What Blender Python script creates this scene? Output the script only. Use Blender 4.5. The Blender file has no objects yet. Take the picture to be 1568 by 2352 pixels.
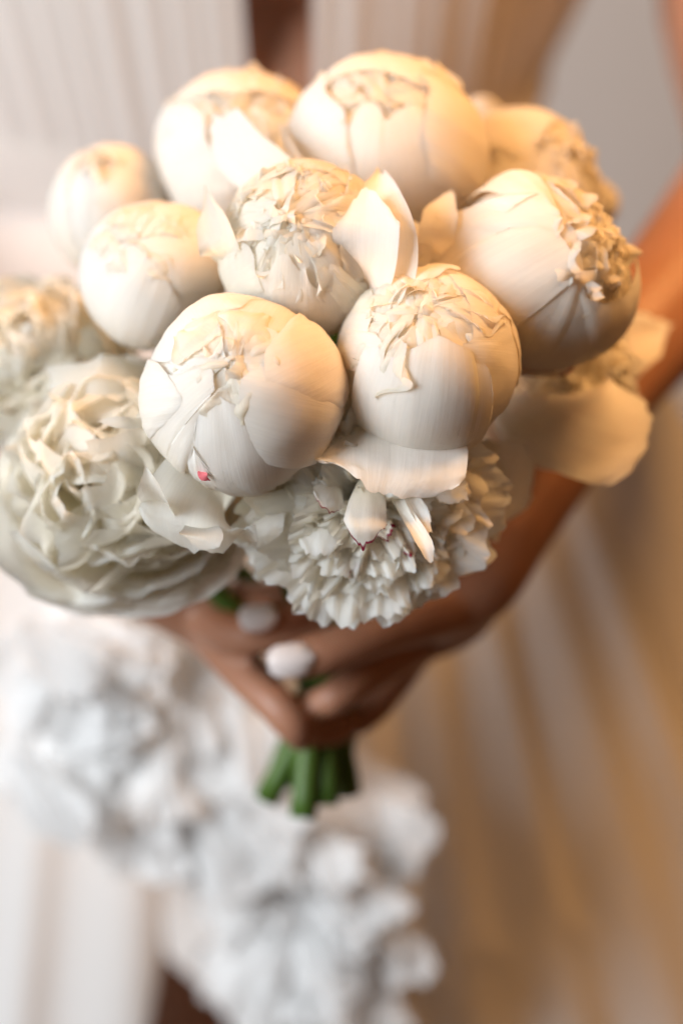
import bpy, bmesh, math, random
import numpy as np
from mathutils import Vector, Matrix

# ------------------------------------------------------------------ scene, camera, lights
S = bpy.context.scene
COL = S.collection
rng = np.random.default_rng(7)
PITCH = math.radians(28)
VIEW = np.array([0, math.cos(PITCH), -math.sin(PITCH)])
RIGHT = np.array([1.0, 0, 0])
UP = np.array([0, math.sin(PITCH), math.cos(PITCH)])
FOCUS = 0.748
CAM = np.array([0, 0, 1.05]) - 0.765 * VIEW
cd = bpy.data.cameras.new('camera')
cam = bpy.data.objects.new('camera', cd)
COL.objects.link(cam)
cam.location = CAM
cam.rotation_euler = (math.pi / 2 - PITCH, 0, 0)
cd.lens = 85; cd.sensor_width = 36; cd.sensor_fit = 'AUTO'
cd.clip_start = 0.02; cd.clip_end = 60
cd.dof.use_dof = True; cd.dof.focus_distance = FOCUS; cd.dof.aperture_fstop = 2.9
S.camera = cam

W = bpy.data.worlds.new('World'); S.world = W; W.use_nodes = True
W.node_tree.nodes['Background'].inputs[0].default_value = (0.58, 0.50, 0.44, 1)
W.node_tree.nodes['Background'].inputs[1].default_value = 0.04

def area(name, loc, target, sx, sy, power, color):
    l = bpy.data.lights.new(name, 'AREA'); l.shape = 'RECTANGLE'; l.size = sx; l.size_y = sy
    l.energy = power; l.color = color
    o = bpy.data.objects.new(name, l); COL.objects.link(o); o.location = loc
    o.rotation_euler = (Vector(target) - Vector(loc)).to_track_quat('-Z', 'Y').to_euler()
    return o
area('window_light', (-1.22, -0.64, 1.70), (0, 0.05, 1.0), 0.8, 1.1, 41, (0.92, 0.96, 1.0))
area('warm_lamp_light', (0.40, 0.20, 1.92), (0.03, 0.1, 1.05), 0.4, 0.4, 15, (1.0, 0.50, 0.17))
area('amber_fill_light', (0.95, -0.45, 1.55), (0.05, 0.25, 1.08), 0.3, 0.3, 1.0, (1.0, 0.40, 0.09))  # added amber fill for arm and chest skin, no known source

S.view_settings.view_transform = 'Standard'; S.view_settings.look = 'None'
S.view_settings.exposure = 0.0; S.view_settings.gamma = 1.0
S.render.engine = 'CYCLES'
S.cycles.max_bounces = 14; S.cycles.diffuse_bounces = 10; S.cycles.transmission_bounces = 10
S.cycles.sample_clamp_indirect = 6

KX = (12 / 85) / 784          # metres per photo unit per metre of depth (photo 1568 units wide)
def P(dx, dy, d):             # a point of the place from the direction it is seen in and its distance
    return CAM + d * VIEW + RIGHT * ((dx - 784) * KX * d) + UP * (-(dy - 1176) * KX * d)
def dirc(a):                  # direction given as right / up / towards the viewer
    a = np.array(a, float); v = RIGHT * a[0] + UP * a[1] - VIEW * a[2]
    return v / np.linalg.norm(v)
def nrm(v): return v / (np.linalg.norm(v) + 1e-12)

# ------------------------------------------------------------------ materials
def new_mat(name):
    m = bpy.data.materials.new(name); m.use_nodes = True
    nt = m.node_tree; nt.nodes.clear()
    out = nt.nodes.new('ShaderNodeOutputMaterial')
    return m, nt, out
def petal_material(name, base, deep, transl=0.34, edge=None, vein=0.25):
    m, nt, out = new_mat(name); N = nt.nodes.new; L = nt.links.new
    uv = N('ShaderNodeUVMap'); uv.uv_map = 'UVMap'
    mp = N('ShaderNodeMapping'); mp.inputs['Scale'].default_value = (34, 1.6, 1); L(uv.outputs[0], mp.inputs[0])
    nz = N('ShaderNodeTexNoise'); nz.inputs['Scale'].default_value = 1.6; nz.inputs['Detail'].default_value = 4
    L(mp.outputs[0], nz.inputs['Vector'])
    tc = N('ShaderNodeTexCoord')
    nb = N('ShaderNodeTexNoise'); nb.inputs['Scale'].default_value = 70; nb.inputs['Detail'].default_value = 3
    L(tc.outputs['Object'], nb.inputs['Vector'])
    sep = N('ShaderNodeSeparateXYZ'); L(uv.outputs[0], sep.inputs[0])
    # colour runs from a greener base of the petal to the clean outer blade
    ramp = N('ShaderNodeMapRange'); ramp.inputs[1].default_value = 0.0; ramp.inputs[2].default_value = 0.55
    L(sep.outputs[1], ramp.inputs[0])
    mx = N('ShaderNodeMix'); mx.data_type = 'RGBA'; mx.inputs[6].default_value = (*deep, 1); mx.inputs[7].default_value = (*base, 1)
    L(ramp.outputs[0], mx.inputs[0])
    oi = N('ShaderNodeObjectInfo')
    hv = N('ShaderNodeHueSaturation')
    r1 = N('ShaderNodeMapRange'); r1.inputs[3].default_value = 0.75; r1.inputs[4].default_value = 1.3; L(oi.outputs['Random'], r1.inputs[0])
    L(r1.outputs[0], hv.inputs['Saturation'])
    r2 = N('ShaderNodeMapRange'); r2.inputs[1].default_value = 0.3; r2.inputs[2].default_value = 0.7
    r2.inputs[3].default_value = 0.965; r2.inputs[4].default_value = 1.02
    L(nz.outputs[0], r2.inputs[0]); L(r2.outputs[0], hv.inputs['Value'])
    L(mx.outputs[2], hv.inputs['Color'])
    colr = hv.outputs[0]
    if edge:
        ad = N('ShaderNodeMath'); ad.operation = 'MULTIPLY_ADD'; ad.inputs[1].default_value = 0.10
        L(nb.outputs[0], ad.inputs[0]); L(sep.outputs[1], ad.inputs[2])
        er = N('ShaderNodeMapRange'); er.inputs[1].default_value = 0.985; er.inputs[2].default_value = 1.015; L(ad.outputs[0], er.inputs[0])
        m2 = N('ShaderNodeMix'); m2.data_type = 'RGBA'; m2.inputs[7].default_value = (*edge, 1)
        L(er.outputs[0], m2.inputs[0]); L(colr, m2.inputs[6]); colr = m2.outputs[2]
    bp = N('ShaderNodeBump'); bp.inputs['Strength'].default_value = vein; bp.inputs['Distance'].default_value = 0.0006
    L(nz.outputs[0], bp.inputs['Height'])
    bp2 = N('ShaderNodeBump'); bp2.inputs['Strength'].default_value = 0.25; bp2.inputs['Distance'].default_value = 0.0012
    L(nb.outputs[0], bp2.inputs['Height']); L(bp.outputs[0], bp2.inputs['Normal'])
    pb = N('ShaderNodeBsdfPrincipled'); pb.inputs['Roughness'].default_value = 0.55; pb.inputs['Specular IOR Level'].default_value = 0.25
    pb.inputs['Sheen Weight'].default_value = 0.08
    pb.subsurface_method = 'BURLEY'; pb.inputs['Subsurface Weight'].default_value = 0.5; pb.inputs['Subsurface Radius'].default_value = (0.009, 0.006, 0.004); pb.inputs['Subsurface Scale'].default_value = 1.0
    L(colr, pb.inputs['Base Color']); L(bp2.outputs[0], pb.inputs['Normal'])
    tr = N('ShaderNodeBsdfTranslucent'); L(bp2.outputs[0], tr.inputs['Normal'])
    ht = N('ShaderNodeMix'); ht.data_type = 'RGBA'; ht.blend_type = 'MULTIPLY'; ht.inputs[0].default_value = 1
    ht.inputs[7].default_value = (1.0, 0.96, 0.89, 1); L(colr, ht.inputs[6]); L(ht.outputs[2], tr.inputs['Color'])
    ms = N('ShaderNodeMixShader'); ms.inputs[0].default_value = transl
    L(pb.outputs[0], ms.inputs[1]); L(tr.outputs[0], ms.inputs[2]); L(ms.outputs[0], out.inputs[0])
    return m
def plain(name, col, rough=0.6, spec=0.3, noise=None, bump=0, sss=0, sheen=0, transl=0, scale=20, rad=(0.01, 0.004, 0.002)):
    m, nt, out = new_mat(name); N = nt.nodes.new; L = nt.links.new
    pb = N('ShaderNodeBsdfPrincipled'); pb.inputs['Roughness'].default_value = rough
    pb.inputs['Specular IOR Level'].default_value = spec; pb.inputs['Sheen Weight'].default_value = sheen
    if sss:
        pb.inputs['Subsurface Weight'].default_value = sss; pb.inputs['Subsurface Radius'].default_value = rad
        pb.inputs['Subsurface Scale'].default_value = 1.0
    tc = N('ShaderNodeTexCoord'); nz = N('ShaderNodeTexNoise'); nz.inputs['Scale'].default_value = scale; nz.inputs['Detail'].default_value = 5
    L(tc.outputs['Object'], nz.inputs['Vector'])
    mx = N('ShaderNodeMix'); mx.data_type = 'RGBA'; mx.inputs[6].default_value = (*col, 1)
    mx.inputs[7].default_value = (*(noise or tuple(q * 0.88 for q in col)), 1)
    L(nz.outputs[0], mx.inputs[0]); L(mx.outputs[2], pb.inputs['Base Color'])
    if bump:
        b = N('ShaderNodeBump'); b.inputs['Strength'].default_value = bump; b.inputs['Distance'].default_value = 0.002
        L(nz.outputs[0], b.inputs['Height']); L(b.outputs[0], pb.inputs['Normal'])
    if transl:
        tr = N('ShaderNodeBsdfTranslucent'); L(mx.outputs[2], tr.inputs['Color'])
        ms = N('ShaderNodeMixShader'); ms.inputs[0].default_value = transl
        L(pb.outputs[0], ms.inputs[1]); L(tr.outputs[0], ms.inputs[2]); L(ms.outputs[0], out.inputs[0])
    else:
        L(pb.outputs[0], out.inputs[0])
    return m
M_BUD = petal_material('bud_petal', (0.92, 0.875, 0.81), (0.90, 0.85, 0.75), 0.30, vein=0.2)
M_INNER = petal_material('inner_petal', (0.95, 0.93, 0.88), (0.945, 0.915, 0.82), 0.56, vein=0.2)
M_OPEN = petal_material('open_petal', (0.95, 0.94, 0.90), (0.945, 0.94, 0.87), 0.58, vein=0.2)
M_CRIM = petal_material('crimson_edged_petal', (0.85, 0.80, 0.73), (0.80, 0.74, 0.60), 0.30, edge=(0.30, 0.02, 0.05))
M_FLECK = plain('crimson_fleck', (0.62, 0.06, 0.10), 0.6, 0.2, noise=(0.8, 0.3, 0.3), scale=200)
M_STEM = plain('stem_green', (0.085, 0.155, 0.020), 0.45, 0.4, noise=(0.05, 0.11, 0.02), scale=60)
M_SEPAL = plain('sepal_green', (0.06, 0.10, 0.03), 0.5, 0.3, noise=(0.09, 0.12, 0.04), scale=80)
M_SKIN = plain('skin', (0.39, 0.195, 0.12), 0.45, 0.4, noise=(0.37, 0.17, 0.10), scale=35, sss=0.25, rad=(0.008, 0.003, 0.0015))
M_NAIL = plain('nail_polish', (0.84, 0.76, 0.74), 0.18, 0.5)
M_CLOTH = plain('bodice_cloth', (0.80, 0.75, 0.70), 0.8, 0.15, scale=300, noise=(0.76, 0.71, 0.66), sheen=0.15, transl=0.25)
M_SKIRT = plain('skirt_cloth', (0.85, 0.83, 0.81), 0.8, 0.15, scale=300, noise=(0.82, 0.80, 0.78), sheen=0.15, transl=0.2)
M_RUFF = plain('ruffle_cloth', (0.93, 0.93, 0.925), 0.8, 0.15, scale=200, noise=(0.90, 0.905, 0.905), sheen=0.2, transl=0.45)
M_WALL = plain('wall_paint', (0.78, 0.79, 0.80), 0.8, 0.2, scale=4, noise=(0.74, 0.75, 0.76), bump=0.1)
M_FLOOR = plain('floor_wood', (0.16, 0.09, 0.05), 0.5, 0.4, scale=6, noise=(0.10, 0.055, 0.03))

# ------------------------------------------------------------------ mesh helpers
def mesh_grid(name, pts, mat, parent=None, inv=None, close_u=False):
    """pts: (nv, nu, 3) world points; inv: world->parent matrix"""
    nv, nu, _ = pts.shape
    co = pts.reshape(-1, 3)
    if inv is not None:
        co = co @ inv[:3, :3].T + inv[:3, 3]
    me = bpy.data.meshes.new(name)
    cu = nu if close_u else nu - 1
    j, i = np.meshgrid(np.arange(nv - 1), np.arange(cu), indexing='ij')
    i2 = (i + 1) % nu
    f = np.stack([j * nu + i, j * nu + i2, (j + 1) * nu + i2, (j + 1) * nu + i], -1).reshape(-1, 4)
    nf = len(f)
    me.vertices.add(len(co)); me.vertices.foreach_set('co', co.astype(np.float32).ravel())
    me.loops.add(nf * 4); me.loops.foreach_set('vertex_index', f.astype(np.int32).ravel())
    me.polygons.add(nf)
    me.polygons.foreach_set('loop_start', np.arange(0, nf * 4, 4, dtype=np.int32))
    me.polygons.foreach_set('use_smooth', np.ones(nf, dtype=bool))
    uvl = me.uv_layers.new(name='UVMap')
    uu = (np.stack([j * 0 + i, j * 0 + i + 1, j * 0 + i + 1, j * 0 + i], -1) / cu).reshape(-1)
    vv = (np.stack([j, j, j + 1, j + 1], -1) / (nv - 1)).reshape(-1)
    uvl.data.foreach_set('uv', np.stack([uu, vv], -1).astype(np.float32).ravel())
    me.update(calc_edges=True); me.validate()
    me.materials.append(mat)
    o = bpy.data.objects.new(name, me); COL.objects.link(o)
    if parent is not None: o.parent = parent
    return o
def wav1(x, k0, n=4, seed=None):
    r = rng if seed is None else np.random.default_rng(seed)
    out = np.zeros_like(x)
    for q in range(n):
        k = k0 * (1.7 ** q); out = out + np.sin(k * x + r.uniform(0, 6.28)) / (1.5 ** q)
    return out / 2.0
def wav2(a, b, k0, n=5):
    out = np.zeros_like(a)
    for q in range(n):
        k = k0 * (1.45 ** q); th = rng.uniform(0, 6.28)
        out = out + np.sin(k * (a * math.cos(th) + b * math.sin(th)) + rng.uniform(0, 6.28)) / (1.3 ** q)
    return out / 2.2
def sm(x): x = np.clip(x, 0, 1); return x * x * (3 - 2 * x)
def tube(path, radii, name, mat, parent=None, inv=None, n=12, cap=True):
    path = np.array(path); m = len(path)
    rows = []
    ref = np.array([0.13, 0.9, 0.31])
    for k in range(m):
        t = nrm(path[min(k + 1, m - 1)] - path[max(k - 1, 0)])
        a = nrm(np.cross(t, ref)); b = np.cross(t, a)
        ang = np.linspace(0, 2 * math.pi, n, endpoint=False)
        rows.append(path[k] + radii[k] * (np.cos(ang)[:, None] * a + np.sin(ang)[:, None] * b))
    if cap:
        rows = [np.repeat(path[:1], n, 0) + (rows[0] - path[0]) * 0.05] + rows + [path[-1] + (rows[-1] - path[-1]) * 0.05]
    return mesh_grid(name, np.array(rows), mat, parent, inv, close_u=True)
def bez(pts, n):
    """smooth curve through control points (Catmull-Rom)"""
    p = np.array(pts, float)
    p = np.vstack([2 * p[0] - p[1], p, 2 * p[-1] - p[-2]])
    out = []
    m = len(p) - 3
    for t in np.linspace(0, m - 1e-6, n):
        i = int(t); f = t - i
        a, b, c, d = p[i:i + 4]
        out.append(0.5 * ((2 * b) + (-a + c) * f + (2 * a - 5 * b + 4 * c - d) * f * f + (-a + 3 * b - 3 * c + d) * f ** 3))
    return np.array(out)

# ------------------------------------------------------------------ peonies
GRIP = P(742, 1560, 0.895)
stem_ends = [(612, 1835, .905), (695, 1880, .885), (748, 1850, .89), (800, 1822, .905), (655, 1790, .92), (770, 1800, .92), (722, 1840, .91), (690, 1800, .925),
             (735, 1770, .93), (780, 1770, .93), (640, 1760, .93), (710, 1760, .935), (755, 1760, .935), (675, 1750, .935), (725, 1750, .94), (700, 1740, .94)]
stem_i = [0]
class Flower:
    def __init__(self, dx, dy, d, r, axis, roll, label, squash=1.0, seed=0):
        global rng
        rng = np.random.default_rng(int(dx * 13 + dy * 3 + seed))
        self.c = P(dx, dy, d); self.R = r * KX * d
        self.z = dirc(axis)
        ref = RIGHT if abs(self.z[0]) < 0.9 else UP
        self.x = nrm(ref - self.z * np.dot(ref, self.z)); self.y = np.cross(self.z, self.x)
        ca, sa = math.cos(roll), math.sin(roll)
        self.x, self.y = ca * self.x + sa * self.y, -sa * self.x + ca * self.y
        self.squash = squash
        r = np.random.default_rng(int(dx * 7 + dy)); kk = r.normal(0, 1, (5, 3)); kk = kk / np.linalg.norm(kk, axis=1)[:, None] * r.uniform(1.6, 4.0, 5)[:, None]; pp = r.uniform(0, 6.28, 5)
        self.lump = lambda d: 1 + 0.020 * sum(np.sin(d @ kk[q] + pp[q]) for q in range(5))
        self.base = self.c - self.z * self.R * 0.95 * squash
        e = bpy.data.objects.new('peony', None); COL.objects.link(e); e.empty_display_size = 0.02
        mw = Matrix([[self.x[k], self.y[k], self.z[k], self.base[k]] for k in range(3)] + [[0, 0, 0, 1]])
        e.matrix_world = mw
        e['label'] = label; e['category'] = 'flower'; e['group'] = 'white peonies of the bridal bouquet'
        self.e = e; self.inv = np.array(mw.inverted())
        # stem through the grip and out below
        k = stem_i[0]; stem_i[0] += 1
        se = stem_ends[k % len(stem_ends)]
        end = P(*se)
        jit = rng.normal(0, 1, 3) * np.array([0.006, 0.006, 0.002])
        b1 = self.base - self.z * 0.015
        path = bez([self.base + self.z * 0.004, b1, b1 * 0.5 + GRIP * 0.5 + jit * 0.5, GRIP + jit * 0.7, end], 24)
        r0 = 0.0050 if k < 8 else 0.0040
        tube(path, np.full(24, r0), 'stem', M_STEM, e, self.inv, n=10)
    def w(self, a):   # local (about the centre) -> world
        return self.c + a[..., 0:1] * self.x + a[..., 1:2] * self.y + a[..., 2:3] * self.z
    def add(self, pts, mat, name='petal'):
        return mesh_grid(name, pts, mat, self.e, self.inv)
    def shell(self, th, phi1, hw, lay, tilt=0.0, curl=0.012, rough=0.05, mat=None, nu=26, nv=28, jag=0.011, pinch=0.25, wr=0.006, phi0=0.15, tipcurl=0.0, point=0.3, tight=0.55, tuck=0.0, keel=0.012, bulge=0.05):
        """a petal wrapped round the bud, from its base pole towards the opening; angles in degrees"""
        phi1 = math.radians(phi1); hw = math.radians(hw); th = math.radians(th)
        u, v = np.meshgrid(np.linspace(-1, 1, nu), np.linspace(0, 1, nv))
        L = 1 - point * np.abs(u) ** 2.6 + rough * wav1(u, 2.6, 3) + jag * wav1(u, 13, 3)
        phi = phi0 + (phi1 - phi0) * v * (1 + (L - 1) * v ** 2)
        wv = (0.35 + 0.65 * sm(v / 0.5)) * (1 - pinch * sm((v - 0.6) / 0.4))
        edge = 1 + 0.05 * wav1(v, 4, 2) + 0.010 * wav1(v, 19, 2)
        t = u * hw * wv * edge
        er = np.array([math.cos(th), math.sin(th), 0]); et = np.array([-math.sin(th), math.cos(th), 0])
        m = np.sin(phi)[..., None] * er + np.stack([0 * phi, 0 * phi, -np.cos(phi)], -1)
        dvec = np.cos(t)[..., None] * m + np.sin(t)[..., None] * et
        ef = np.clip(np.maximum(np.abs(u) ** 1.5, v ** 2), 0, 1)
        rad = self.lump(dvec) * ((1 + (lay - 1) * tight) + tight * tilt * u + tight * curl * ef ** 6 + bulge * (1 - ef ** 2) * sm(v * 2.2) - tuck * ef ** 3 + keel * np.exp(-(u / 0.16) ** 2) * v ** 2 * (1 - v)) + tipcurl * v ** 5 + wr * 0.6 * wav2(u * 2, v * 2, 2.2) + 0.08 * wr * wav1(u, 17, 3) * v
        # open the edge slightly unevenly
        rad = rad + 0.006 * ef ** 6 * wav1(u * 2 + v, 3.5, 3)
        # buds are a little flat at the opening
        rr = dvec * rad[..., None] * self.R
        rr[..., 2] *= self.squash
        return self.add(self.w(rr), mat or M_BUD)
    def patch(self, base, edge, lay=1.0, bulge=0.03, curl=0.008, jag=0.010, mat=None, nu=48, nv=32, wr=0.010, spread=0.25, pleat=0.0, keel=0.0):
        """petal hugging the bud: grows from a base direction round to a drawn free edge (photo directions)"""
        cd_ = (self.c - CAM) @ VIEW; cxy = np.array([784 + ((self.c - CAM) @ RIGHT) / (KX * cd_), 1176 - ((self.c - CAM) @ UP) / (KX * cd_)])
        rp = self.R / (KX * cd_)
        e = bez([(x, y, 0) for x, y in edge], nu)[:, :2]
        q = (e - cxy) / rp * np.array([1, -1]); rr = np.linalg.norm(q, axis=1); q = q / np.maximum(1, rr / 0.985)[:, None]
        n = np.column_stack([q, np.sqrt(np.clip(1 - (q ** 2).sum(1), 0, 1))])
        uu = np.linspace(-1, 1, nu)
        t_ = np.gradient(n, axis=0); t_ /= np.linalg.norm(t_, axis=1)[:, None] + 1e-9
        nrm_in = np.cross(n, t_)
        n = n + nrm_in * (jag * (wav1(uu, 9, 3) + 0.6 * wav1(uu, 31, 3)))[:, None]; n /= np.linalg.norm(n, axis=1)[:, None]
        b = nrm(np.array(base, float)); mid = n.mean(0)
        side = nrm(np.cross(b, nrm(mid))); sgn = np.sign(np.dot(n[-1] - n[0], side)) or 1
        bs = b + sgn * spread * uu[:, None] * side; bs /= np.linalg.norm(bs, axis=1)[:, None]
        v = np.linspace(0, 1, nv) ** 0.85
        om = np.arccos(np.clip((n * bs).sum(1), -0.999, 0.999))
        d = (np.sin((1 - v)[:, None] * om) / np.sin(om))[..., None] * bs + (np.sin(v[:, None] * om) / np.sin(om))[..., None] * n
        dw = d[..., 0:1] * RIGHT + d[..., 1:2] * UP - d[..., 2:3] * VIEW
        dl = np.stack([dw @ self.x, dw @ self.y, dw @ self.z], -1)
        u2, v2 = np.meshgrid(uu, v)
        ef = np.clip(np.maximum(np.abs(u2) ** 2, v2 ** 3), 0, 1)
        rad = self.lump(dl) * (lay + bulge * (1 - ef ** 2) * sm(v2 * 2) + curl * v2 ** 12 * (0.6 + 0.6 * wav1(u2, 4, 3)) + wr * wav2(u2 * 2.4, v2 * 2.4, 2.2)
                               + pleat * v2 ** 6 * wav1(u2, 46, 3) + keel * np.exp(-((u2 + 0.2) / 0.2) ** 2) * v2 ** 2 * (1 - v2))
        rad = rad + 0.0012 * v2 * wav1(u2, 60, 3)
        return self.add(self.c + dw * (rad * self.R)[..., None], mat or M_BUD)
    def heart(self, ap, ncr, crw, mphi, core=0.66, rout=1.0, bend=1.2, ring=11, ringlay=0.90):
        for k in range(3):
            self.shell(k * 120 + 50, 186, 88, core + 0.02 * k, tilt=0.01, nu=20, nv=20, wr=0.03, pinch=0.1, point=0.1, keel=0, tight=1)
        for k in range(4):
            self.shell(k * 90 + 20, mphi + 4 + rng.normal(0, 4), 64, ringlay + 0.01 * k - 0.02, tilt=0.015, tight=1, bulge=0.03)
        for k in range(ring):
            q = (k + 0.5) / ring
            self.shell(k * 137.5 + rng.normal(0, 10), mphi + 2 + (182 - mphi) * q ** 0.8, rng.uniform(15, 30) * (1 - 0.3 * q), ringlay + 0.055 - 0.06 * q + rng.uniform(-0.012, 0.012), tilt=rng.normal(0, 0.035), rough=0.12, wr=0.05, jag=0.03,
                       bulge=0.02, tight=1, phi0=math.radians(mphi - 20), curl=rng.uniform(-0.03, 0.04), nu=19, nv=23, mat=M_INNER, point=0.45)
        if ncr: self.crumple(ncr, ap, wid=crw, rin=0.5, rout=rout + 0.08, bend=bend)
    def crumple(self, n, ap, rin=0.45, rout=0.97, wid=0.26, bend=0.9, mat=None, jitter=0.10, nu=13, nv=13, off=(0, 0), stretch=(1, 1)):
        """small folded petals that fill the opening"""
        for k in range(n):
            f = math.sqrt((k + 0.5) / n); az = k * 2.39996 + rng.normal(0, 0.2)
            al = math.radians(ap) * f
            d = np.array([math.sin(al) * math.cos(az) * stretch[0] + off[0], math.sin(al) * math.sin(az) * stretch[1] + off[1], math.cos(al)]); d = nrm(d)
            # sheet: along d, across a tangent direction, mostly round the axis
            tang = nrm(np.cross([0, 0, 1], d) if f > 0.1 else np.array([1.0, 0, 0]))
            rot = rng.normal(0, 0.45 if k % 4 else 1.0)
            b = np.cross(d, tang)
            s = math.cos(rot) * tang + math.sin(rot) * b
            nn = np.cross(s, d)
            if np.dot(nn, -np.array([d[0], d[1], 0])) < 0: nn = -nn     # fold towards the middle
            u, v = np.meshgrid(np.linspace(-1, 1, nu), np.linspace(0, 1, nv))
            w = wid * rng.uniform(0.7, 1.5)
            ro = rout * rng.uniform(1 - jitter, 1.0 + jitter * 0.3)
            ln = ro - rin
            bd = bend * rng.uniform(0.6, 1.5)
            ang = bd * v ** 1.8
            dl = ln / (nv - 1)
            al_ = np.cumsum(np.cos(ang), 0) * dl; pe = np.cumsum(np.sin(ang), 0) * dl
            Lf = 1 - 0.28 * np.abs(u) ** 2 + 0.10 * wav1(u, 4, 3) + 0.03 * wav1(u, 13, 3)
            cup = rng.uniform(-0.2, 0.7)
            off_n = pe * Lf + w * (cup * u ** 2 * v + 0.20 * v * wav2(u, v, 2.4, 4))
            wv = w * (0.5 + 0.5 * sm(v / 0.5)) * (1 - 0.35 * sm((v - 0.6) / 0.4))
            pts = d * (rin + al_ * Lf)[..., None] + s * (u * wv)[..., None] + nn * off_n[..., None]
            pts = pts * self.R; pts[..., 2] *= self.squash
            self.add(self.w(pts), mat or M_INNER)
    def blade(self, az, L, Wd, a0, a1, r0=0.05, z0=-0.5, cup=0.25, ruff=0.08, jag=0.05, mat=None, nu=17, nv=17, narrow=0.45, lobes=3.0, skew=0.0, crisp=0.0, tipn=0.22):
        """petal of an open flower: spine bends from angle a0 off the axis to a1 (degrees); lengths in radii"""
        az = math.radians(az); a0 = math.radians(a0); a1 = math.radians(a1)
        er = np.array([math.cos(az), math.sin(az), 0]); et = np.array([-math.sin(az), math.cos(az), 0]); zz = np.array([0, 0, 1.0])
        u, v = np.meshgrid(np.linspace(-1, 1, nu), np.linspace(0, 1, nv))
        ang = a0 + (a1 - a0) * v ** 1.3
        Lf = L * (1 - 0.30 * np.abs(u) ** 2.5 + 0.07 * wav1(u, lobes, 3) + jag * wav1(u, 11, 3))
        dl = 1 / (nv - 1)
        rad = np.cumsum(np.sin(ang), 0) * dl * Lf; hi = np.cumsum(np.cos(ang), 0) * dl * Lf
        wv = Wd * (narrow + (1 - narrow) * sm(v / 0.6)) * (1 - tipn * sm((v - 0.65) / 0.35)) * (1 + 0.06 * wav1(v, 7, 3))
        nd = np.stack([-np.cos(ang)] * 3, -1) * er + np.stack([np.sin(ang)] * 3, -1) * zz      # towards the axis
        h = Wd * cup * u ** 2 * (0.3 + 0.7 * v) + ruff * (v ** 1.5) * (0.35 + np.abs(u)) * wav1(u * 1.3 + v * 0.6, 4.2, 4) + ruff * 0.7 * v * wav2(u, v, 2.4, 4)
        h = h + crisp * v ** 3 * wav1(u, 16, 3)
        pts = er * (r0 + rad)[..., None] + zz * (z0 + hi)[..., None] + et * (u * wv + skew * v ** 2)[..., None] + nd * h[..., None]
        pts = pts * self.R
        self.add(self.w(pts), mat or M_OPEN)
    def free(self, pts, widths, facing=(0, 0, 1), cup=0.2, ruff=0.04, jag=0.03, tipround=0.35, mat=None, nu=20, nv=22, lobes=3, fold=0.0, name='petal', twist=0.0):
        """single petal along a curve of photo directions and distances; widths are half widths in photo units"""
        sp = bez([P(*q) for q in pts], nv)
        dm = np.mean([q[2] for q in pts])
        wd = np.interp(np.linspace(0, 1, nv), np.linspace(0, 1, len(widths)), widths) * KX * dm
        ln = np.linalg.norm(np.diff(sp, axis=0), axis=1).sum()
        fc = dirc(facing)
        u1 = np.linspace(-1, 1, nu)
        Lu = 1 - tipround * np.abs(u1) ** 2.4 + 0.05 * wav1(u1, lobes, 3) + jag * wav1(u1, 12, 3)
        out = np.zeros((nv, nu, 3))
        vv = np.linspace(0, 1, nv)
        u, v = np.meshgrid(u1, vv)
        h = cup * u ** 2 + ruff * (v ** 1.2) * wav2(u * 1.2, v * 1.4, 2.3, 5) + ruff * 0.6 * np.abs(u) * wav1(v + u * 0.4, 7, 3) + fold * np.sign(u) * np.abs(u) ** 3
        h = h + ruff * 0.12 * v * wav1(u, 18, 3)
        for j in range(nv):
            for i in range(nu):
                q = vv[j] * (1 + (Lu[i] - 1) * vv[j] ** 2) * (nv - 1)
                q = min(max(q, 0), nv - 1.0001); a = int(q); f = q - a
                p = sp[a] * (1 - f) + sp[a + 1] * f
                t = nrm(sp[a + 1] - sp[a])
                s = nrm(np.cross(t, fc)); n = np.cross(s, t)
                if twist:
                    ca, sa = math.cos(twist * vv[j]), math.sin(twist * vv[j]); s, n = ca * s + sa * n, -sa * s + ca * n
                w = wd[a] * (1 - f) + wd[a + 1] * f
                over = vv[j] * (1 + (Lu[i] - 1) * vv[j] ** 2) - 1
                if over > 0: p = p + t * over * ln
                out[j, i] = p + s * u1[i] * w + n * h[j, i] * wd.max()
        return self.add(out, mat or M_BUD, name)
    def sepals(self, n=3):
        for k in range(n):
            self.shell(k * 120 + 30, 48, 34, 1.03, mat=M_SEPAL, nu=8, nv=8, jag=0.0)

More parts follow.
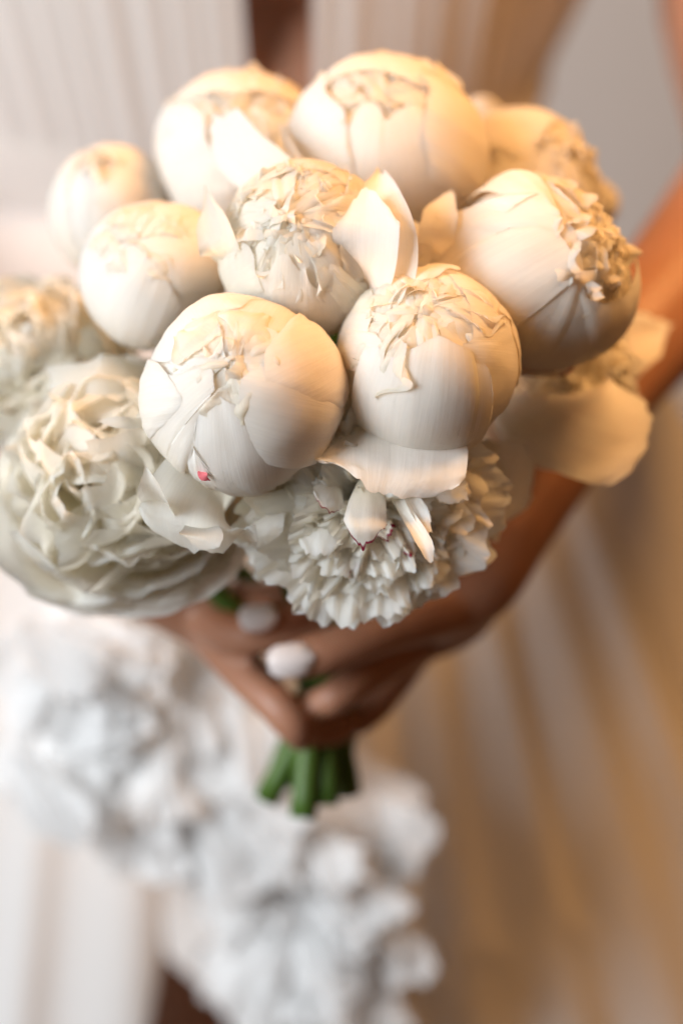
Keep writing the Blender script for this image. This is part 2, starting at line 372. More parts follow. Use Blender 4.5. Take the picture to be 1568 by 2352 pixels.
def close_bud(f, outer, mid=4, inner=3, ap=22, ncr=26, seedroll=0, crw=0.26, rout=0.97, bend=0.9, mphi=155, mhw=60, core=0.66):
    for k in range(3):      # innermost petals folded right over the middle
        f.shell(seedroll + k * 120 + 50, 186, 88, core + 0.02 * k, tilt=0.01, nu=20, nv=20, wr=0.03, pinch=0.1, point=0.1, keel=0, tight=1)
    for k in range(inner):
        f.shell(seedroll + k * 360 / inner + 20, min(mphi + 14, 174), 75, 0.87, tilt=0.015, nu=20, nv=22)
    for k in range(mid):
        f.shell(seedroll + k * 360 / mid + rng.normal(0, 8), mphi + rng.normal(0, 5), mhw, 0.925 + 0.015 * (k % 2), tilt=0.02, rough=0.07, curl=0.02)
    for q, o in enumerate(outer):
        f.shell(*o[:3], o[3] - 0.025 + 0.004 * (q % 3), **(o[4] if len(o) > 4 else {}))
    if mphi < 150:
        for k in range(11):
            f.shell(seedroll + k * 32.7 + rng.normal(0, 8), mphi + rng.uniform(2, 22), rng.uniform(20, 38), 0.90 + rng.uniform(-0.03, 0.02), tilt=rng.normal(0, 0.03), rough=0.14, wr=0.05, jag=0.03, bulge=0.02,
                    tight=1, phi0=1.0, nu=15, nv=17, mat=M_INNER)
    f.crumple(ncr, max(ap, 180 - mphi + 4), wid=crw, rin=0.5, rout=rout + 0.10, bend=bend)
c = lambda x, t=0.012, **k: dict(curl=x, tilt=t, **k)

# F1 front left bud: every petal edge drawn where it lies
def zoomed(ax, ay, k): return lambda *p: [(ax + k * x, ay + k * y) for x, y in p]
f = Flower(560, 905, 0.765, 233, (-0.10, 0.33, 1), 0.0, 'closed round peony bud at the front with a crimson fleck low on its left side')
z = zoomed(306, 551, 0.3907)
f.heart(20, 6, 0.22, 160, core=0.80, ring=12, ringlay=0.915, rout=0.92)
f.patch((0.3, 1, -0.5), z((200, 620), (330, 520), (430, 492), (480, 525), (560, 520), (610, 572), (690, 590), (780, 612), (900, 600), (1150, 620)), 0.945, mat=M_BUD)
f.patch((-0.5, 0.9, -0.5), z((800, 330), (700, 352), (650, 412), (560, 432), (445, 474), (400, 560), (320, 650), (215, 730), (60, 720)), 0.965, keel=0.03)
f.patch((-0.3, 0.3, 1.4), z((210, 735), (280, 690), (400, 640), (520, 545), (545, 590), (480, 700), (420, 760)), 0.955, bulge=0.01, curl=0.02)
f.patch((-0.7, -0.6, -0.5), z((70, 780), (200, 800), (290, 805), (370, 780), (450, 765), (490, 800), (497, 890), (470, 940), (420, 1000), (385, 1100), (378, 1200), (330, 1320)), 0.965, curl=0.015)
f.patch((0.0, -1, -0.5), z((320, 1330), (372, 1220), (378, 1090), (418, 985), (500, 945), (560, 970), (650, 1010), (800, 1040)), 0.970, curl=0.012)
f.patch((-1, -0.1, -0.4), z((60, 690), (165, 750), (230, 830), (288, 930), (295, 1000), (240, 1060), (190, 1110), (110, 1180)), 0.985, curl=0.006, keel=0.03)
f.patch((1, -0.35, -0.3), z((860, 760), (700, 800), (652, 900), (652, 1080), (690, 1190), (740, 1262), (815, 1345), (900, 1335), (1010, 1290), (1160, 1180)), 0.985, curl=0.010, bulge=0.04)
f.patch((1, 0.45, -0.4), z((1000, 400), (880, 560), (800, 690), (800, 860), (860, 940), (960, 990), (1080, 1005), (1180, 1032), (1235, 960)), 1.0, curl=0.010, bulge=0.035)
f.patch((0.3, -0.9, -0.3), z((340, 1235), (370, 1240), (385, 1290), (430, 1360), (450, 1420), (480, 1450)), 0.992, curl=0.01, bulge=0.01)
f.free([(470, 1070, .7595), (464, 1085, .7505), (470, 1097, .7490), (482, 1103, .7500)], [4, 11, 10, 3], cup=0.1, ruff=0.05, mat=M_FLECK, nu=9, nv=9, name='crimson_fleck')
f.free([(560, 1060, .800), (490, 1130, .770), (460, 1200, .757), (465, 1262, .762)], [70, 130, 142, 125], (0.0, -0.3, 1), cup=-0.18, ruff=0.08, jag=0.03, mat=M_OPEN)
f.free([(462, 1205, .760), (462, 1232, .7485), (455, 1258, .750)], [34, 52, 36], (0.05, 0.3, 1), cup=0.10, ruff=0.06, mat=M_OPEN, nu=12, nv=9)
f.free([(400, 1190, .772), (358, 1130, .754), (335, 1070, .750)], [50, 36, 10], (-0.4, 0, 1), cup=0.4, ruff=0.05, mat=M_OPEN)
f.sepals()

# F2 front right bud
f = Flower(973, 828, 0.772, 216, (-0.08, 0.50, 0.9), 0.4, 'bud right of centre with crinkled petals showing in a long opening')
z = zoomed(704, 520.5, 0.3907)
f.heart(36, 22, 0.30, 140, ring=34, ringlay=0.915, rout=0.93, bend=1.3)
f.patch((0.3, 1, -0.5), z((430, 250), (520, 290), (640, 270), (760, 300), (860, 400), (1000, 500)), 0.955)
f.patch((-1, 0.3, -0.5), z((470, 230), (400, 330), (365, 400), (370, 500), (345, 632), (398, 665), (450, 745), (468, 800), (480, 900)), 0.975, curl=0.02)
f.patch((1, 0.1, -0.5), z((800, 240), (880, 370), (932, 480), (938, 560), (945, 690), (880, 735), (960, 840), (1020, 960), (1000, 1150)), 0.99, curl=0.012, bulge=0.02)
f.patch((-0.1, -1, -0.5), z((330, 760), (420, 740), (468, 798), (560, 785), (640, 740), (720, 700), (765, 692), (860, 738), (930, 772), (962, 830), (1008, 832), (1042, 910), (1050, 1020)), 1.012, curl=0.014, bulge=0.02)
f.patch((1, -0.1, -0.4), z((1110, 470), (1105, 525), (1170, 545), (1190, 640), (1225, 760), (1230, 900)), 1.02, bulge=0.01)
f.sepals()

# F3 middle, half open
f = Flower(700, 572, 0.785, 200, (-0.18, 0.30, 0.95), 0.2, 'half open peony in the middle with a wide frilled heart and a raised right petal')
z = zoomed(398, 367, 0.3515)
f.heart(54, 62, 0.27, 124, ring=44, ringlay=0.90, rout=0.98, bend=1.2)
f.patch((0.1, 1, -0.4), z((280, 230), (400, 200), (500, 195), (620, 165), (800, 110), (900, 112), (1050, 160), (1170, 280)), 0.97, mat=M_OPEN, curl=0.02)
f.patch((-0.4, 0.9, -0.2), z((200, 300), (290, 330), (330, 250), (430, 205), (520, 200)), 0.985, mat=M_OPEN, curl=0.03)
f.patch((0, -1, -0.4), z((480, 700), (545, 760), (640, 772), (690, 700), (760, 680), (830, 770), (870, 755), (900, 850), (960, 880), (1070, 850), (1200, 800)), 0.985, curl=0.02, mat=M_OPEN)
f.patch((-1, -0.4, -0.4), z((230, 380), (340, 420), (388, 515), (430, 572), (515, 612), (548, 690), (560, 770), (620, 880)), 0.995, curl=0.02, mat=M_OPEN)
f.patch((0.8, -0.7, -0.3), z((1020, 900), (1040, 800), (1035, 760), (1070, 745), (1090, 820), (1250, 830)), 1.0, curl=0.02, mat=M_OPEN)
f.free([(800, 720, .792), (858, 640, .768), (868, 540, .762), (872, 460, .768), (872, 388, .782)], [60, 100, 92, 52, 5], (-0.15, 0.15, 1), cup=0.16, ruff=0.03, tipround=0.12)
f.free([(820, 720, .790), (838, 620, .764), (842, 520, .757), (838, 440, .764)], [40, 74, 78, 52], (-0.2, 0.15, 1), cup=0.14, ruff=0.03)
f.free([(580, 690, .80), (520, 590, .772), (492, 510, .772), (474, 430, .790)], [55, 58, 40, 12], (-0.6, 0.1, 1), cup=0.30, ruff=0.05, mat=M_OPEN)
f.free([(720, 440, .80), (620, 400, .803), (550, 345, .810), (496, 268, .820)], [40, 72, 76, 58], (-0.1, -0.6, 1), cup=0.06, ruff=0.05, jag=0.03, tipround=0.15)
f.free([(700, 420, .81), (676, 385, .805), (656, 330, .815), (647, 278, .83)], [45, 30, 20, 3], (-0.5, 0.2, 1), cup=0.3, ruff=0.03)
f.free([(930, 640, .80), (945, 580, .79), (940, 530, .795), (935, 500, .80)], [40, 45, 30, 10], (0, 0.3, 1), cup=0.2, ruff=0.08)
f.free([(1000, 640, .80), (1000, 590, .79), (985, 550, .793), (960, 535, .80)], [30, 42, 40, 20], (-0.2, 0.3, 1), cup=0.3, ruff=0.08)

# F4 top
f = Flower(888, 345, 0.838, 222, (-0.10, 0.50, 0.9), 0.3, 'large plump bud at the very top of the bouquet', 0.97)
z = zoomed(612, 110, 0.609)
f.heart(30, 14, 0.30, 143, ring=26, ringlay=0.915, rout=0.92, bend=1.3)
f.patch((0.1, 1, -0.5), z((180, 240), (240, 185), (300, 140), (400, 122), (500, 150), (590, 185), (640, 190), (730, 260)), 0.965, curl=0.02)
f.patch((0, -1, -0.5), z((290, 420), (325, 310), (370, 255), (420, 275), (440, 325), (490, 288), (540, 272), (600, 290), (640, 330)), 0.972, curl=0.015, bulge=0.025, keel=0.015)
f.patch((-1, -0.2, -0.5), z((250, 150), (232, 195), (245, 235), (292, 282), (300, 380), (318, 470), (335, 560)), 1.005, curl=0.016, bulge=0.02)
f.patch((1, -0.2, -0.4), z((560, 140), (600, 200), (585, 290), (578, 360), (590, 440), (600, 540)), 1.01, curl=0.014, bulge=0.02)
f.sepals()

# F5 top left
f = Flower(550, 360, 0.862, 198, (-0.02, 0.55, 0.85), 0.8, 'loosely opening peony at the upper left behind the middle one')
z = zoomed(122.5, 122.5, 0.4296)
f.heart(50, 44, 0.29, 127, ring=34, ringlay=0.91, rout=0.98, bend=1.2)
f.patch((0.2, 1, -0.3), z((640, 380), (760, 300), (900, 285), (1000, 295), (1100, 280), (1250, 300), (1400, 330)), 0.98, curl=0.02)
f.patch((-1, -0.2, -0.4), z((640, 300), (760, 340), (840, 400), (850, 520), (890, 620), (930, 700), (1010, 790)), 1.0, curl=0.02, bulge=0.02)
f.patch((0.2, -1, -0.3), z((760, 640), (860, 640), (960, 690), (1060, 640), (1180, 660), (1340, 600)), 0.99, curl=0.02)

# F6 left back bud
f = Flower(262, 488, 0.868, 140, (-0.2, 0.75, 1), 0.8, 'smooth closed bud at the far left rear of the bouquet', 1.25)
close_bud(f, [(-100, 150, 80, 0.98), (10, 165, 80, 1.0), (130, 160, 80, 1.015)], ap=12, ncr=8, mphi=164, core=0.78)
f.sepals()
# F7 left bud
f = Flower(356, 632, 0.815, 172, (-0.22, 0.42, 1), 0.5, 'closed bud on the left with a pleated white petal across its lower side', 1.04)
z = zoomed(122.5, 122.5, 0.4296)
f.heart(18, 5, 0.24, 156, core=0.80, ring=12, ringlay=0.925, rout=0.92)
f.patch((0.2, 1, -0.4), z((330, 920), (390, 900), (420, 940), (520, 900), (640, 900), (800, 900)), 0.95)
f.patch((-1, 0.3, -0.5), z((540, 770), (470, 810), (390, 890), (310, 960), (335, 1030), (390, 1050), (420, 1120)), 0.965, curl=0.015)
f.patch((1, 0.2, -0.5), z((640, 780), (480, 900), (410, 960), (395, 1010), (460, 1060), (560, 1170), (700, 1320)), 0.98, curl=0.010, bulge=0.04)
f.patch((-0.5, -0.9, -0.3), z((180, 1060), (300, 1020), (370, 1048), (450, 1062), (520, 1110), (568, 1178), (612, 1222), (660, 1290), (700, 1370)), 1.0, curl=0.012, pleat=0.010, bulge=0.02)
f.sepals()
# F8 right top
f = Flower(1212, 420, 0.868, 168, (0.50, 0.20, 0.85), 0.2, 'bud at the upper right opening towards the right')
z = zoomed(612, 110, 0.609)
f.heart(46, 30, 0.28, 129, ring=26, ringlay=0.91, rout=0.97, bend=1.2)
f.patch((-0.7, 0.6, -0.3), z((1120, 240), (1085, 290), (1040, 330), (1010, 370), (1000, 420), (960, 470)), 0.99, curl=0.02)
f.patch((-0.3, -1, -0.2), z((740, 540), (860, 475), (960, 448), (1060, 425), (1120, 450), (1165, 490), (1200, 560)), 1.005, curl=0.02)
f = Flower(1365, 470, 0.895, 54, (0.4, 0.5, 1), 0.2, 'small shaded bud at the right rear edge of the bouquet', 1.1)
close_bud(f, [(90, 150, 75, 0.98), (210, 150, 75, 1.0), (330, 150, 75, 1.02)], ap=12, ncr=4)
f = Flower(1108, 272, 0.905, 50, (0.2, 0.8, 1), 0.2, 'pale bud barely peeking out behind the top bud', 1.0)
close_bud(f, [(90, 150, 75, 0.98), (210, 150, 75, 1.0), (330, 150, 75, 1.02)], ap=12, ncr=4)

# F9 right, cup opening to the right
f = Flower(1222, 635, 0.800, 232, (0.66, 0.26, 0.72), 0.0, 'big cupped peony on the right with frills spilling from its right side', 0.98)
z = zoomed(612, 110, 0.609)
f.heart(44, 56, 0.28, 126, ring=42, ringlay=0.885, rout=1.0, bend=1.2)
f.patch((-0.5, 0.9, -0.2), z((850, 500), (940, 515), (1010, 528), (1050, 600), (1085, 690), (1100, 780)), 0.985, curl=0.012)
f.patch((-0.6, 0.3, 0.2), z((880, 660), (930, 630), (1000, 600), (1050, 640), (1085, 700), (1070, 760)), 1.005, curl=0.02, bulge=0.01)
f.patch((-0.3, -1, -0.3), z((1090, 660), (1130, 740), (1160, 850), (1175, 960), (1240, 990), (1330, 950)), 0.985, curl=0.012)
f.patch((0.6, -0.9, -0.2), z((1150, 960), (1250, 985), (1330, 930), (1370, 850), (1400, 790), (1420, 720)), 1.0, curl=0.012)
f.patch((-0.9, -0.5, -0.2), z((740, 700), (850, 728), (900, 716), (1000, 712), (1060, 742), (1102, 792), (1132, 850), (1125, 900), (1080, 950), (1000, 1030)), 1.02, curl=0.03, bulge=0.03)
f.shell(285, 84, 62, 1.03, tight=1.0, bulge=0.03, mat=M_CRIM, **c(.03))
f.free([(1010, 680, .815), (1003, 570, .788), (1014, 490, .786), (1035, 440, .796)], [50, 46, 42, 24], (-0.3, 0.2, 1), cup=0.15, ruff=0.04)

# F10 right lower, open, drooping
f = Flower(1330, 850, 0.845, 190, (0.62, -0.15, 0.9), 0.0, 'open peony low on the right with one broad drooping petal')
for k in range(9): f.blade(k * 40 + 10, 0.80, 0.46, 55, 95, z0=-0.35, cup=0.3, ruff=0.10)
for k in range(8): f.blade(k * 45, 0.66, 0.40, 25, 60, z0=-0.35, cup=0.35, ruff=0.10)
f.crumple(30, 62, rin=0.15, rout=0.75, wid=0.30, mat=M_OPEN)
f.free([(1200, 880, .850), (1290, 930, .818), (1390, 970, .812), (1492, 980, .822)], [90, 138, 142, 118], (0.1, 0.3, 1), cup=-0.22, ruff=0.07, tipround=0.30)
f.free([(1180, 920, .855), (1225, 1000, .83), (1320, 1040, .825), (1440, 1058, .835)], [60, 66, 46, 5], (0.0, 0.3, 1), cup=-0.2, ruff=0.05)
f.free([(1390, 850, .86), (1430, 800, .86), (1480, 765, .865), (1530, 740, .87)], [70, 70, 66, 40], (0.2, 0.2, 1), cup=0.1, ruff=0.15, jag=0.06)
f.free([(1220, 880, .875), (1205, 970, .87), (1240, 1040, .875)], [90, 100, 60], (0.1, -0.3, 1), cup=-0.2, ruff=0.05)

# F11 big open peony lower left: a bowl of broad guard petals round folded inner ones
f = Flower(272, 1112, 0.820, 298, (-0.10, 0.22, 1), 0.0, 'largest open peony at the lower left with deep folded yellowish white petals')
for q, (lay, ph, hw, n) in enumerate([(1.0, 84, 52, 6), (0.93, 96, 50, 6), (0.85, 104, 48, 6), (0.76, 112, 48, 5)]):
    for k in range(n):
        f.shell(k * 360 / n + q * 29 + rng.normal(0, 8), ph + rng.normal(0, 8), hw * rng.uniform(0.85, 1.15), lay + rng.normal(0, 0.015), tilt=rng.normal(0.02, 0.03), curl=rng.uniform(-0.02, 0.14), rough=0.12, wr=0.05, mat=M_OPEN, jag=0.02, tight=1, tuck=0, keel=0, bulge=0)
for k in range(10): f.blade(k * 36 + rng.normal(0, 8), rng.uniform(1.0, 1.2), 0.5, 50, 18, z0=-0.55, cup=0.3, ruff=0.14, r0=0.1)
f.crumple(40, 64, rin=0.25, rout=1.02, wid=0.40, bend=0.9, mat=M_OPEN, nu=15, nv=15)
f.free([(390, 900, .812), (300, 895, .800), (200, 885, .797), (112, 862, .812)], [80, 88, 84, 66], (-0.1, 0.35, 1), cup=-0.10, ruff=0.10, tipround=0.35, jag=0.03, mat=M_OPEN)
f.free([(360, 975, .778), (290, 972, .768), (228, 968, .768)], [12, 15, 12], (0, 0.3, 1), cup=0.2, ruff=0.05, mat=M_OPEN)
# F11b left, behind
f = Flower(100, 835, 0.862, 215, (-0.25, 0.35, 1), 0.5, 'blurred open peony at the left edge above the largest one')
for q, (lay, ph, hw, n) in enumerate([(1.0, 84, 52, 6), (0.93, 96, 50, 6), (0.85, 104, 48, 6), (0.76, 112, 48, 5)]):
    for k in range(n):
        f.shell(k * 360 / n + q * 29 + rng.normal(0, 8), ph + rng.normal(0, 8), hw * rng.uniform(0.85, 1.15), lay + rng.normal(0, 0.015), tilt=rng.normal(0.02, 0.03), curl=rng.uniform(-0.02, 0.14), rough=0.12, wr=0.05, mat=M_OPEN, jag=0.02, tight=1, tuck=0, keel=0, bulge=0)

f.crumple(34, 62, rin=0.25, rout=1.0, wid=0.40, bend=0.9, mat=M_OPEN, nu=13, nv=13)
# F12 frilly open peony at the bottom centre
f = Flower(842, 1165, 0.773, 280, (0.02, -0.20, 1), 0.0, 'frilly open peony at the bottom centre with crimson edged petals')
for n, lo, L, wd, a0, a1, z0 in [(11, 0, 1.02, 0.56, 64, 96, -0.42), (12, 8, 0.95, 0.50, 56, 86, -0.41), (13, 3, 0.86, 0.42, 46, 76, -0.39), (14, 11, 0.78, 0.33, 32, 68, -0.37), (14, 5, 0.70, 0.26, 18, 60, -0.36)]:
    for k in range(n):
        f.blade(k * 360 / n + lo + rng.normal(0, 6), L * rng.uniform(0.86, 1.10), wd * rng.uniform(0.75, 1.15), a0 + rng.normal(0, 6), a1 + rng.normal(0, 10), z0=z0, cup=rng.uniform(-0.12, 0.10), ruff=0.11, jag=0.06,
                lobes=5, crisp=0.045, nu=33, nv=19, r0=0.05, narrow=0.5, tipn=-0.05)
for k in range(34):
    f.blade(rng.uniform(0, 360), 0.62 * rng.uniform(0.75, 1.2), rng.uniform(0.05, 0.14), 0, rng.uniform(15, 75), z0=-0.36, cup=0.3, ruff=0.10, jag=0.06, nu=15, nv=15, r0=rng.uniform(0, 0.25),
            mat=M_CRIM if k % 9 == 0 else M_OPEN)
f.free([(890, 960, 0.766), (898, 1020, 0.759), (895, 1080, 0.752), (880, 1132, 0.749)], [150, 178, 172, 120], (0, 0.1, 1), cup=-0.12, ruff=0.06, jag=0.05, tipround=0.42, lobes=4, nu=34, nv=26)
f.free([(850, 1080, 0.771), (845, 1140, 0.759), (838, 1205, 0.751), (838, 1252, 0.753)], [20, 42, 52, 40], (0, 0.1, 1), cup=-0.22, ruff=0.06, mat=M_CRIM, tipround=0.4, jag=0.05)
f.free([(890, 1120, 0.772), (935, 1185, 0.758), (972, 1245, 0.749), (990, 1294, 0.748)], [9, 16, 19, 17], (0.2, 0, 1), cup=0.35, ruff=0.10, tipround=0.35)
f.free([(915, 1100, 0.772), (955, 1165, 0.760), (985, 1222, 0.753)], [12, 20, 24], (0.2, 0, 1), cup=0.35, ruff=0.14, jag=0.05)
f.free([(775, 1090, 0.774), (760, 1135, 0.762), (750, 1172, 0.756)], [26, 42, 34], (0.2, 0, 1), cup=-0.25, ruff=0.12, mat=M_CRIM, tipround=0.45, jag=0.05)
f.free([(775, 1160, 0.780), (740, 1225, 0.766), (722, 1275, 0.760)], [26, 54, 46], (-0.3, -0.1, 1), cup=-0.25, ruff=0.16, tipround=0.4, jag=0.06, mat=M_OPEN)
f.free([(1000, 1080, 0.776), (1035, 1120, 0.764), (1062, 1150, 0.762)], [24, 40, 34], (0.3, 0.1, 1), cup=-0.2, ruff=0.16, jag=0.06, mat=M_OPEN)
f.free([(640, 1150, 0.780), (610, 1200, 0.768), (600, 1250, 0.766)], [24, 44, 40], (-0.4, 0.0, 1), cup=-0.2, ruff=0.16, jag=0.06, mat=M_OPEN)
f.free([(1010, 1110, 0.830), (1100, 1120, 0.815), (1170, 1130, 0.810), (1215, 1145, 0.820)], [70, 110, 120, 75], (0.3, -0.2, 1), cup=0.1, ruff=0.08)
f.free([(1050, 1020, 0.820), (1090, 1015, 0.805), (1130, 1045, 0.800), (1155, 1085, 0.805)], [30, 34, 34, 22], (0.2, 0.3, 1), cup=-0.3, ruff=0.05)

# ------------------------------------------------------------------ the bride
rng = np.random.default_rng(21)
person = bpy.data.objects.new('person', None); COL.objects.link(person); person.location = (-0.02, 0.43, 0.0)
person['label'] = 'person in a pleated white dress holding the bouquet in both hands'; person['category'] = 'person'
bpy.context.view_layer.update()
PINV = np.array(person.matrix_world.inverted()) if False else np.array(Matrix.Translation((-0.02, 0.43, 0.0)).inverted())

bm = bmesh.new()
def ball(c, r, s=(1, 1, 1), sub=3):
    g = bmesh.ops.create_icosphere(bm, subdivisions=sub, radius=1.0)
    for v in g['verts']:
        v.co = Vector((v.co.x * r * s[0] + c[0], v.co.y * r * s[1] + c[1], v.co.z * r * s[2] + c[2]))
def limb(pts, radii, n=18, flat=None):
    pts = [np.array(p) for p in pts]
    m = 6 * (len(pts) - 1) + 1
    sp = bez(pts, m); rr = np.interp(np.linspace(0, len(pts) - 1, m), range(len(pts)), radii)
    rings = []; ref = np.array([0.2, 0.5, 0.84])
    for k in range(m):
        t = nrm(sp[min(k + 1, m - 1)] - sp[max(k - 1, 0)]); a = nrm(np.cross(t, ref)); b = np.cross(t, a)
        rings.append([bm.verts.new(sp[k] + rr[k] * (math.cos(q) * a + math.sin(q) * b)) for q in np.linspace(0, 2 * math.pi, n, endpoint=False)])
    for k in range(m - 1):
        for q in range(n):
            bm.faces.new((rings[k][q], rings[k][(q + 1) % n], rings[k + 1][(q + 1) % n], rings[k + 1][q]))
    bm.faces.new(rings[0][::-1]); bm.faces.new(rings[-1])
    ball(sp[0], rr[0], sub=2); ball(sp[-1], rr[-1], sub=2)
mm = 0.001
# torso and legs
tx = -0.02
for z, rx, ry, y in [(1.42, .15, .085, .45), (1.34, .145, .10, .44), (1.25, .128, .108, .435), (1.16, .112, .114, .435), (1.07, .104, .114, .435), (0.98, .135, .10, .44), (0.90, .15, .11, .45)]:
    ball((tx, y, z), 1, (rx, ry, 0.075))
limb([(tx, .44, 1.45), (tx, .44, 0.9)], [.08, .09])
for s in (-1, 1):
    limb([(tx + s * .075, .445, .90), (tx + s * .075, .40, .70), (tx + s * .065, .385, .48), (tx + s * .06, .43, .25), (tx + s * .055, .45, .09)], [.085, .075, .055, .05, .038])
    limb([(tx + s * .055, .45, .06), (tx + s * .06, .33, .03)], [.035, .026])
    limb([(tx + s * .06, .44, 1.44), (tx + s * .155, .44, 1.42)], [.06, .055])
# her left arm (right in the photograph)
limb([(tx + .165, .44, 1.42), P(1672, -250, 1.09), P(1790, 380, 1.02)], [.050, .040, .034])
limb([P(1790, 380, 1.02), P(1580, 640, .97), P(1310, 950, .92), P(1140, 1215, .895)], [.034, .027, .023, .020])
# her right arm
limb([(tx - .165, .44, 1.42), P(-420, 100, 1.10), P(-460, 700, 1.03)], [.050, .042, .037])
limb([P(-460, 700, 1.03), P(-120, 985, .97), P(120, 1140, .93), P(340, 1300, .90)], [.037, .029, .024, .020])
# her left hand
limb([P(1140, 1215, .895), P(1090, 1320, .890), P(1015, 1395, .886)], [.020, .018, .014])
limb([P(1110, 1280, .898), P(1040, 1400, .903), P(955, 1470, .906)], [.016, .015, .010])
def finger(pts, radii): limb([P(*p) for p in pts], [r * mm for r in radii], n=14)
finger([(1020, 1400, .880), (900, 1444, .862), (800, 1480, .852), (715, 1508, .848), (660, 1520, .851)], [10.5, 8.4, 8.2, 7.8, 6.2])   # thumb across the front
finger([(1000, 1345, .884), (880, 1358, .872), (740, 1375, .864), (650, 1405, .859), (588, 1423, .858)], [9.5, 7.6, 7.2, 6.8, 5.6])     # index
finger([(955, 1475, .902), (890, 1522, .884), (825, 1562, .870), (760, 1606, .866), (712, 1622, .876)], [9, 7.4, 7.0, 6.4, 5.4])
finger([(945, 1500, .908), (895, 1575, .902), (840, 1640, .898), (775, 1668, .896)], [8, 6.8, 6.4, 5.6])
# her right hand
limb([P(340, 1300, .90), P(440, 1380, .902), P(510, 1450, .904)], [.020, .016, .012])
limb([P(430, 1390, .908), P(520, 1490, .912), P(610, 1585, .912)], [.012, .009, .008])
finger([(430, 1375, .898), (530, 1385, .892), (640, 1380, .888), (720, 1375, .888)], [10, 8, 7.4, 6.4])                                # thumb behind
finger([(465, 1415, .896), (540, 1458, .876), (630, 1452, .866), (740, 1438, .869), (820, 1440, .880)], [9, 7.4, 7.0, 6.4, 5.6])
finger([(470, 1440, .904), (562, 1552, .878), (632, 1616, .866), (672, 1664, .864), (692, 1692, .869)], [9, 7.2, 7.2, 6.8, 5.8])
finger([(640, 1622, .872), (700, 1640, .877), (755, 1645, .886)], [6.4, 6.0, 5.4])
finger([(676, 1668, .874), (724, 1684, .882), (780, 1680, .890)], [6.2, 5.8, 5.2])
me = bpy.data.meshes.new('body'); bm.to_mesh(me); bm.free()
tmp = bpy.data.objects.new('body_source', me); COL.objects.link(tmp)
md = tmp.modifiers.new('r', 'REMESH'); md.mode = 'VOXEL'; md.voxel_size = 0.0020
md2 = tmp.modifiers.new('s', 'SMOOTH'); md2.factor = 0.5; md2.iterations = 2
dg = bpy.context.evaluated_depsgraph_get()
bme = bpy.data.meshes.new_from_object(tmp.evaluated_get(dg)); bme.name = 'body'
bpy.data.objects.remove(tmp)
bme.transform(Matrix.Translation((0.02, -0.43, 0.0)))
for p in bme.polygons: p.use_smooth = True
bme.materials.clear(); bme.materials.append(M_SKIN)
body = bpy.data.objects.new('body', bme); COL.objects.link(body); body.parent = person
def nail(c, along, facing, L, Wd, d):
    a = nrm(dirc(along)); fn = dirc(facing); s = nrm(np.cross(a, fn)); n = np.cross(s, a)
    u, v = np.meshgrid(np.linspace(-1, 1, 9), np.linspace(-1, 1, 11))
    wv = Wd * np.sqrt(np.clip(1 - 0.75 * np.abs(v) ** 3.5, 0, 1))
    h = -0.55 * Wd * u ** 2 - 0.18 * L * v ** 2
    pts = P(*c, d) + s * (u * wv)[..., None] + a * (v * L)[..., None] + n * h[..., None]
    mesh_grid('fingernail', pts, M_NAIL, person, PINV)
nail((668, 1516), (-1, -0.12, 0.05), (-0.25, 0.05, 1), 0.0080, 0.0058, .8375)
nail((592, 1424), (-1, -0.05, 0), (-0.3, -0.25, 1), 0.0066, 0.0050, .8475)

# ------------------------------------------------------------------ the dress
def dress(name, pts, mat, parent=person):
    return mesh_grid(name, pts, mat, parent, PINV)
def pleat(a, k, seed):
    r = np.random.default_rng(seed); out = 0
    for q in range(6):
        out = out + np.sin(a * k * r.uniform(0.5, 1.8) + r.uniform(0, 6.28)) * r.uniform(0.4, 1)
    return out / 3
# bodice panels: from the waist up to the shoulder
def panel(x0b, x1b, x0t, x1t, seed, yb=0.0, amp=0.0035, side=0):
    a, b = np.meshgrid(np.linspace(0, 1, 160), np.linspace(0, 1, 40))
    z = 1.048 + 0.357 * b
    x = (x0b + (x1b - x0b) * a) * (1 - b) + (x0t + (x1t - x0t) * a) * b
    dx = x - tx
    hwid = 0.22 if side < 1 else 0.118 + 0.42 * np.clip(z - 1.06, 0, 0.2)
    if side:
        an = np.clip(dx / hwid, -1.5, 2.2)
        x = tx + hwid * np.sin(an); y = 0.435 - 0.115 * np.cos(an) - 0.012 * np.sin(b * 3.1) + yb
    else:
        y = 0.435 - 0.115 * np.sqrt(np.clip(1 - (dx / hwid) ** 2, 0.0, 1)) - 0.012 * np.sin(b * 3.1) + yb
    y = y + amp * pleat(a * (x1t - x0t) / 0.35, 60, seed) + amp * 0.6 * pleat(a * (x1t - x0t) / 0.35, 150, seed + 5)
    return np.stack([x, y, z], -1)
dress('bodice_panel', panel(-0.26, -0.038, -0.42, -0.054, 1, amp=0.0010), M_CLOTH)
dress('bodice_panel', panel(-0.012, 0.062, -0.012, 0.10, 2, amp=0.0010, side=1), M_CLOTH)
dress('bodice_panel', panel(0.050, 0.195, 0.080, 0.24, 3, yb=0.008, amp=0.0016, side=1), M_CLOTH)
a, b = np.meshgrid(np.linspace(0, 2 * math.pi, 121), np.linspace(0, 1, 8))
rx, ry = 0.122, 0.105
dress('waistband', np.stack([tx + np.where(np.sin(a) < 0, rx + 0.10, 0.114) * np.sin(a), 0.435 - (ry + 0.014) * np.cos(a), 1.022 + 0.030 * b + 0.002 * np.sin(a * 7)], -1), M_CLOTH)
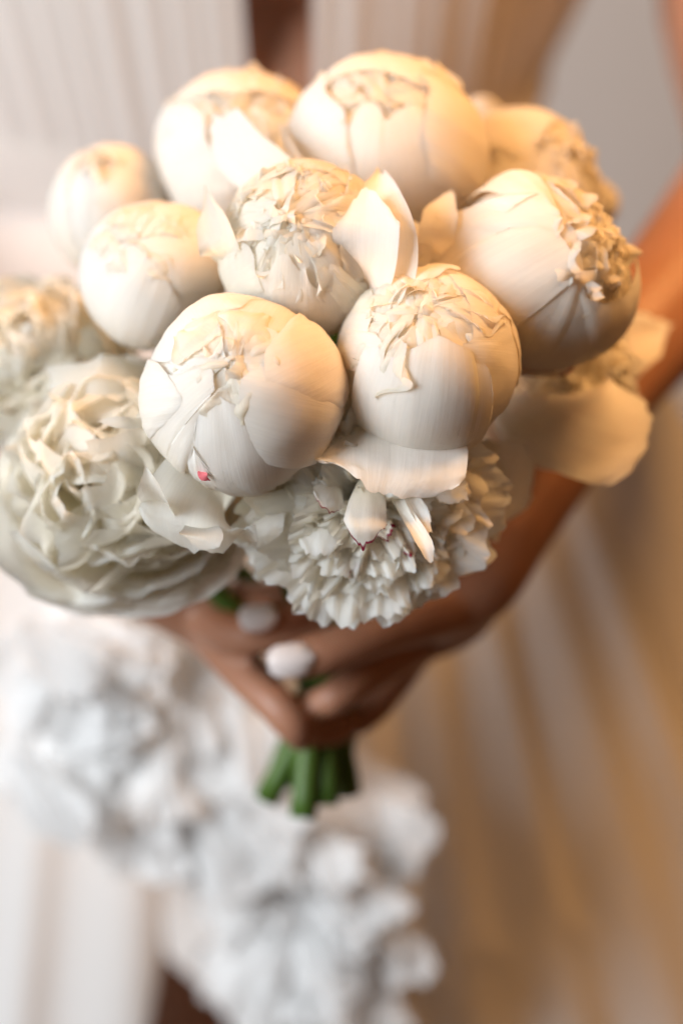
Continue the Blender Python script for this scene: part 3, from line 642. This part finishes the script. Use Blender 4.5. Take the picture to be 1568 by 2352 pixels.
# skirt: one sheet wrapped from one edge of the slit round the back to the other edge
a, b = np.meshgrid(np.linspace(0, 1, 420), np.linspace(0, 1, 70))
z = 1.03 - 1.0 * b
open_ = np.clip((0.712 - z) / 0.10, 0, 4)
thL = math.radians(-9.2) - 0.03 * np.minimum(open_, 1.2); thR = math.radians(-9.2) + 0.23 * open_ ** 0.8
th = thR + (2 * math.pi + thL - thR) * a
rad = 1 + 0.0 * b
flare = 0.255 * (1.03 - z) ** 0.62
fr = (th * 6.1 + 0.5 * np.sin(th * 3.1) + 0.55) % 1.0
saw = np.where(fr < 0.8, fr / 0.8, (1 - fr) / 0.2); saw = saw * saw * (3 - 2 * saw)
pl = pleat(th, 36, 12) * 0.16 + pleat(th, 14, 11) * 0.25 * sm((th - 0.02) / 0.15) + 0.34 * (saw - 0.5) * sm((th - 0.02) / 0.15)
rr = flare + (0.003 + 0.055 * b) * pl
x = tx + np.where(np.sin(th) < 0, (0.128 + rr) * 1.55, 0.112 + 0.66 * (1.03 - z) ** 1.1 * (1 - 0.3 * b) + rr - flare) * np.sin(th); y = 0.435 - (0.108 + rr) * np.cos(th)
dress('skirt', np.stack([x, y, z], -1), M_SKIRT)
# ruffles tumbling down the front of the skirt
spots = []
RUF = [(200, 1420), (330, 1440), (130, 1520), (270, 1530), (400, 1540), (160, 1620), (300, 1640), (430, 1650), (540, 1640), (140, 1740), (260, 1770), (390, 1760), (520, 1760),
                              (330, 1850), (500, 1880), (630, 1880), (760, 1890), (860, 1880), (470, 1900), (610, 1990), (680, 1980), (800, 1990), (870, 1980), (640, 2060), (720, 2080),
                              (830, 2070), (600, 2170), (660, 2170), (760, 2160), (650, 2260), (730, 2240)]
NSP = len(RUF)
RUF = RUF + [(x + rng.normal(0, 45), y + rng.normal(0, 40)) for x, y in RUF]
for k, (dx, dy) in enumerate(RUF):
    d0 = 0.985 + (dy - 1400) / 850 * 0.075 - (0.008 if k >= NSP else 0)
    c = P(dx + rng.normal(0, 12), dy + rng.normal(0, 10), d0 + rng.normal(0, 0.006))
    u, v = np.meshgrid(np.linspace(-1, 1, 36), np.linspace(0, 1, 16))
    sc_ = 1.0 if k < NSP else 0.72
    wd = 0.028 * sc_ * rng.uniform(0.75, 1.25); ht = 0.050 * sc_ * rng.uniform(0.8, 1.25)
    rot = rng.normal(0.05, 0.6)
    X = u * wd * (0.45 + 0.75 * v) * (1 + 0.12 * wav1(v * 3 + u, 2.5, 3)); Z = -ht * (v - 0.4) * (1 + 0.14 * wav1(u, 4, 3) + 0.04 * wav1(u, 15, 3) - 0.45 * np.abs(u) ** 2.2)
    Y = -0.40 * X - 0.012 * v ** 1.2 + 0.0045 * v * wav1(u, 5, 4) + 0.006 * u ** 2 + 0.0032 * wav2(u, v, 2.6, 4)
    X, Z = X * math.cos(rot) - Z * math.sin(rot), X * math.sin(rot) + Z * math.cos(rot)
    dress('ruffle', c + np.stack([X, Y, Z], -1), M_RUFF)

# ------------------------------------------------------------------ the room behind
def slab(name, loc, size, mat):
    bm = bmesh.new(); bmesh.ops.create_cube(bm, size=1)
    for v in bm.verts: v.co = Vector((v.co.x * size[0], v.co.y * size[1], v.co.z * size[2]))
    me = bpy.data.meshes.new(name); bm.to_mesh(me); bm.free(); me.materials.append(mat)
    o = bpy.data.objects.new(name, me); COL.objects.link(o); o.location = loc; o['kind'] = 'structure'
    return o
slab('floor', (0, 1.0, -0.05), (6, 6, 0.1), M_FLOOR)
slab('wall', (0, 1.6, 1.4), (6, 0.1, 2.8), M_WALL)
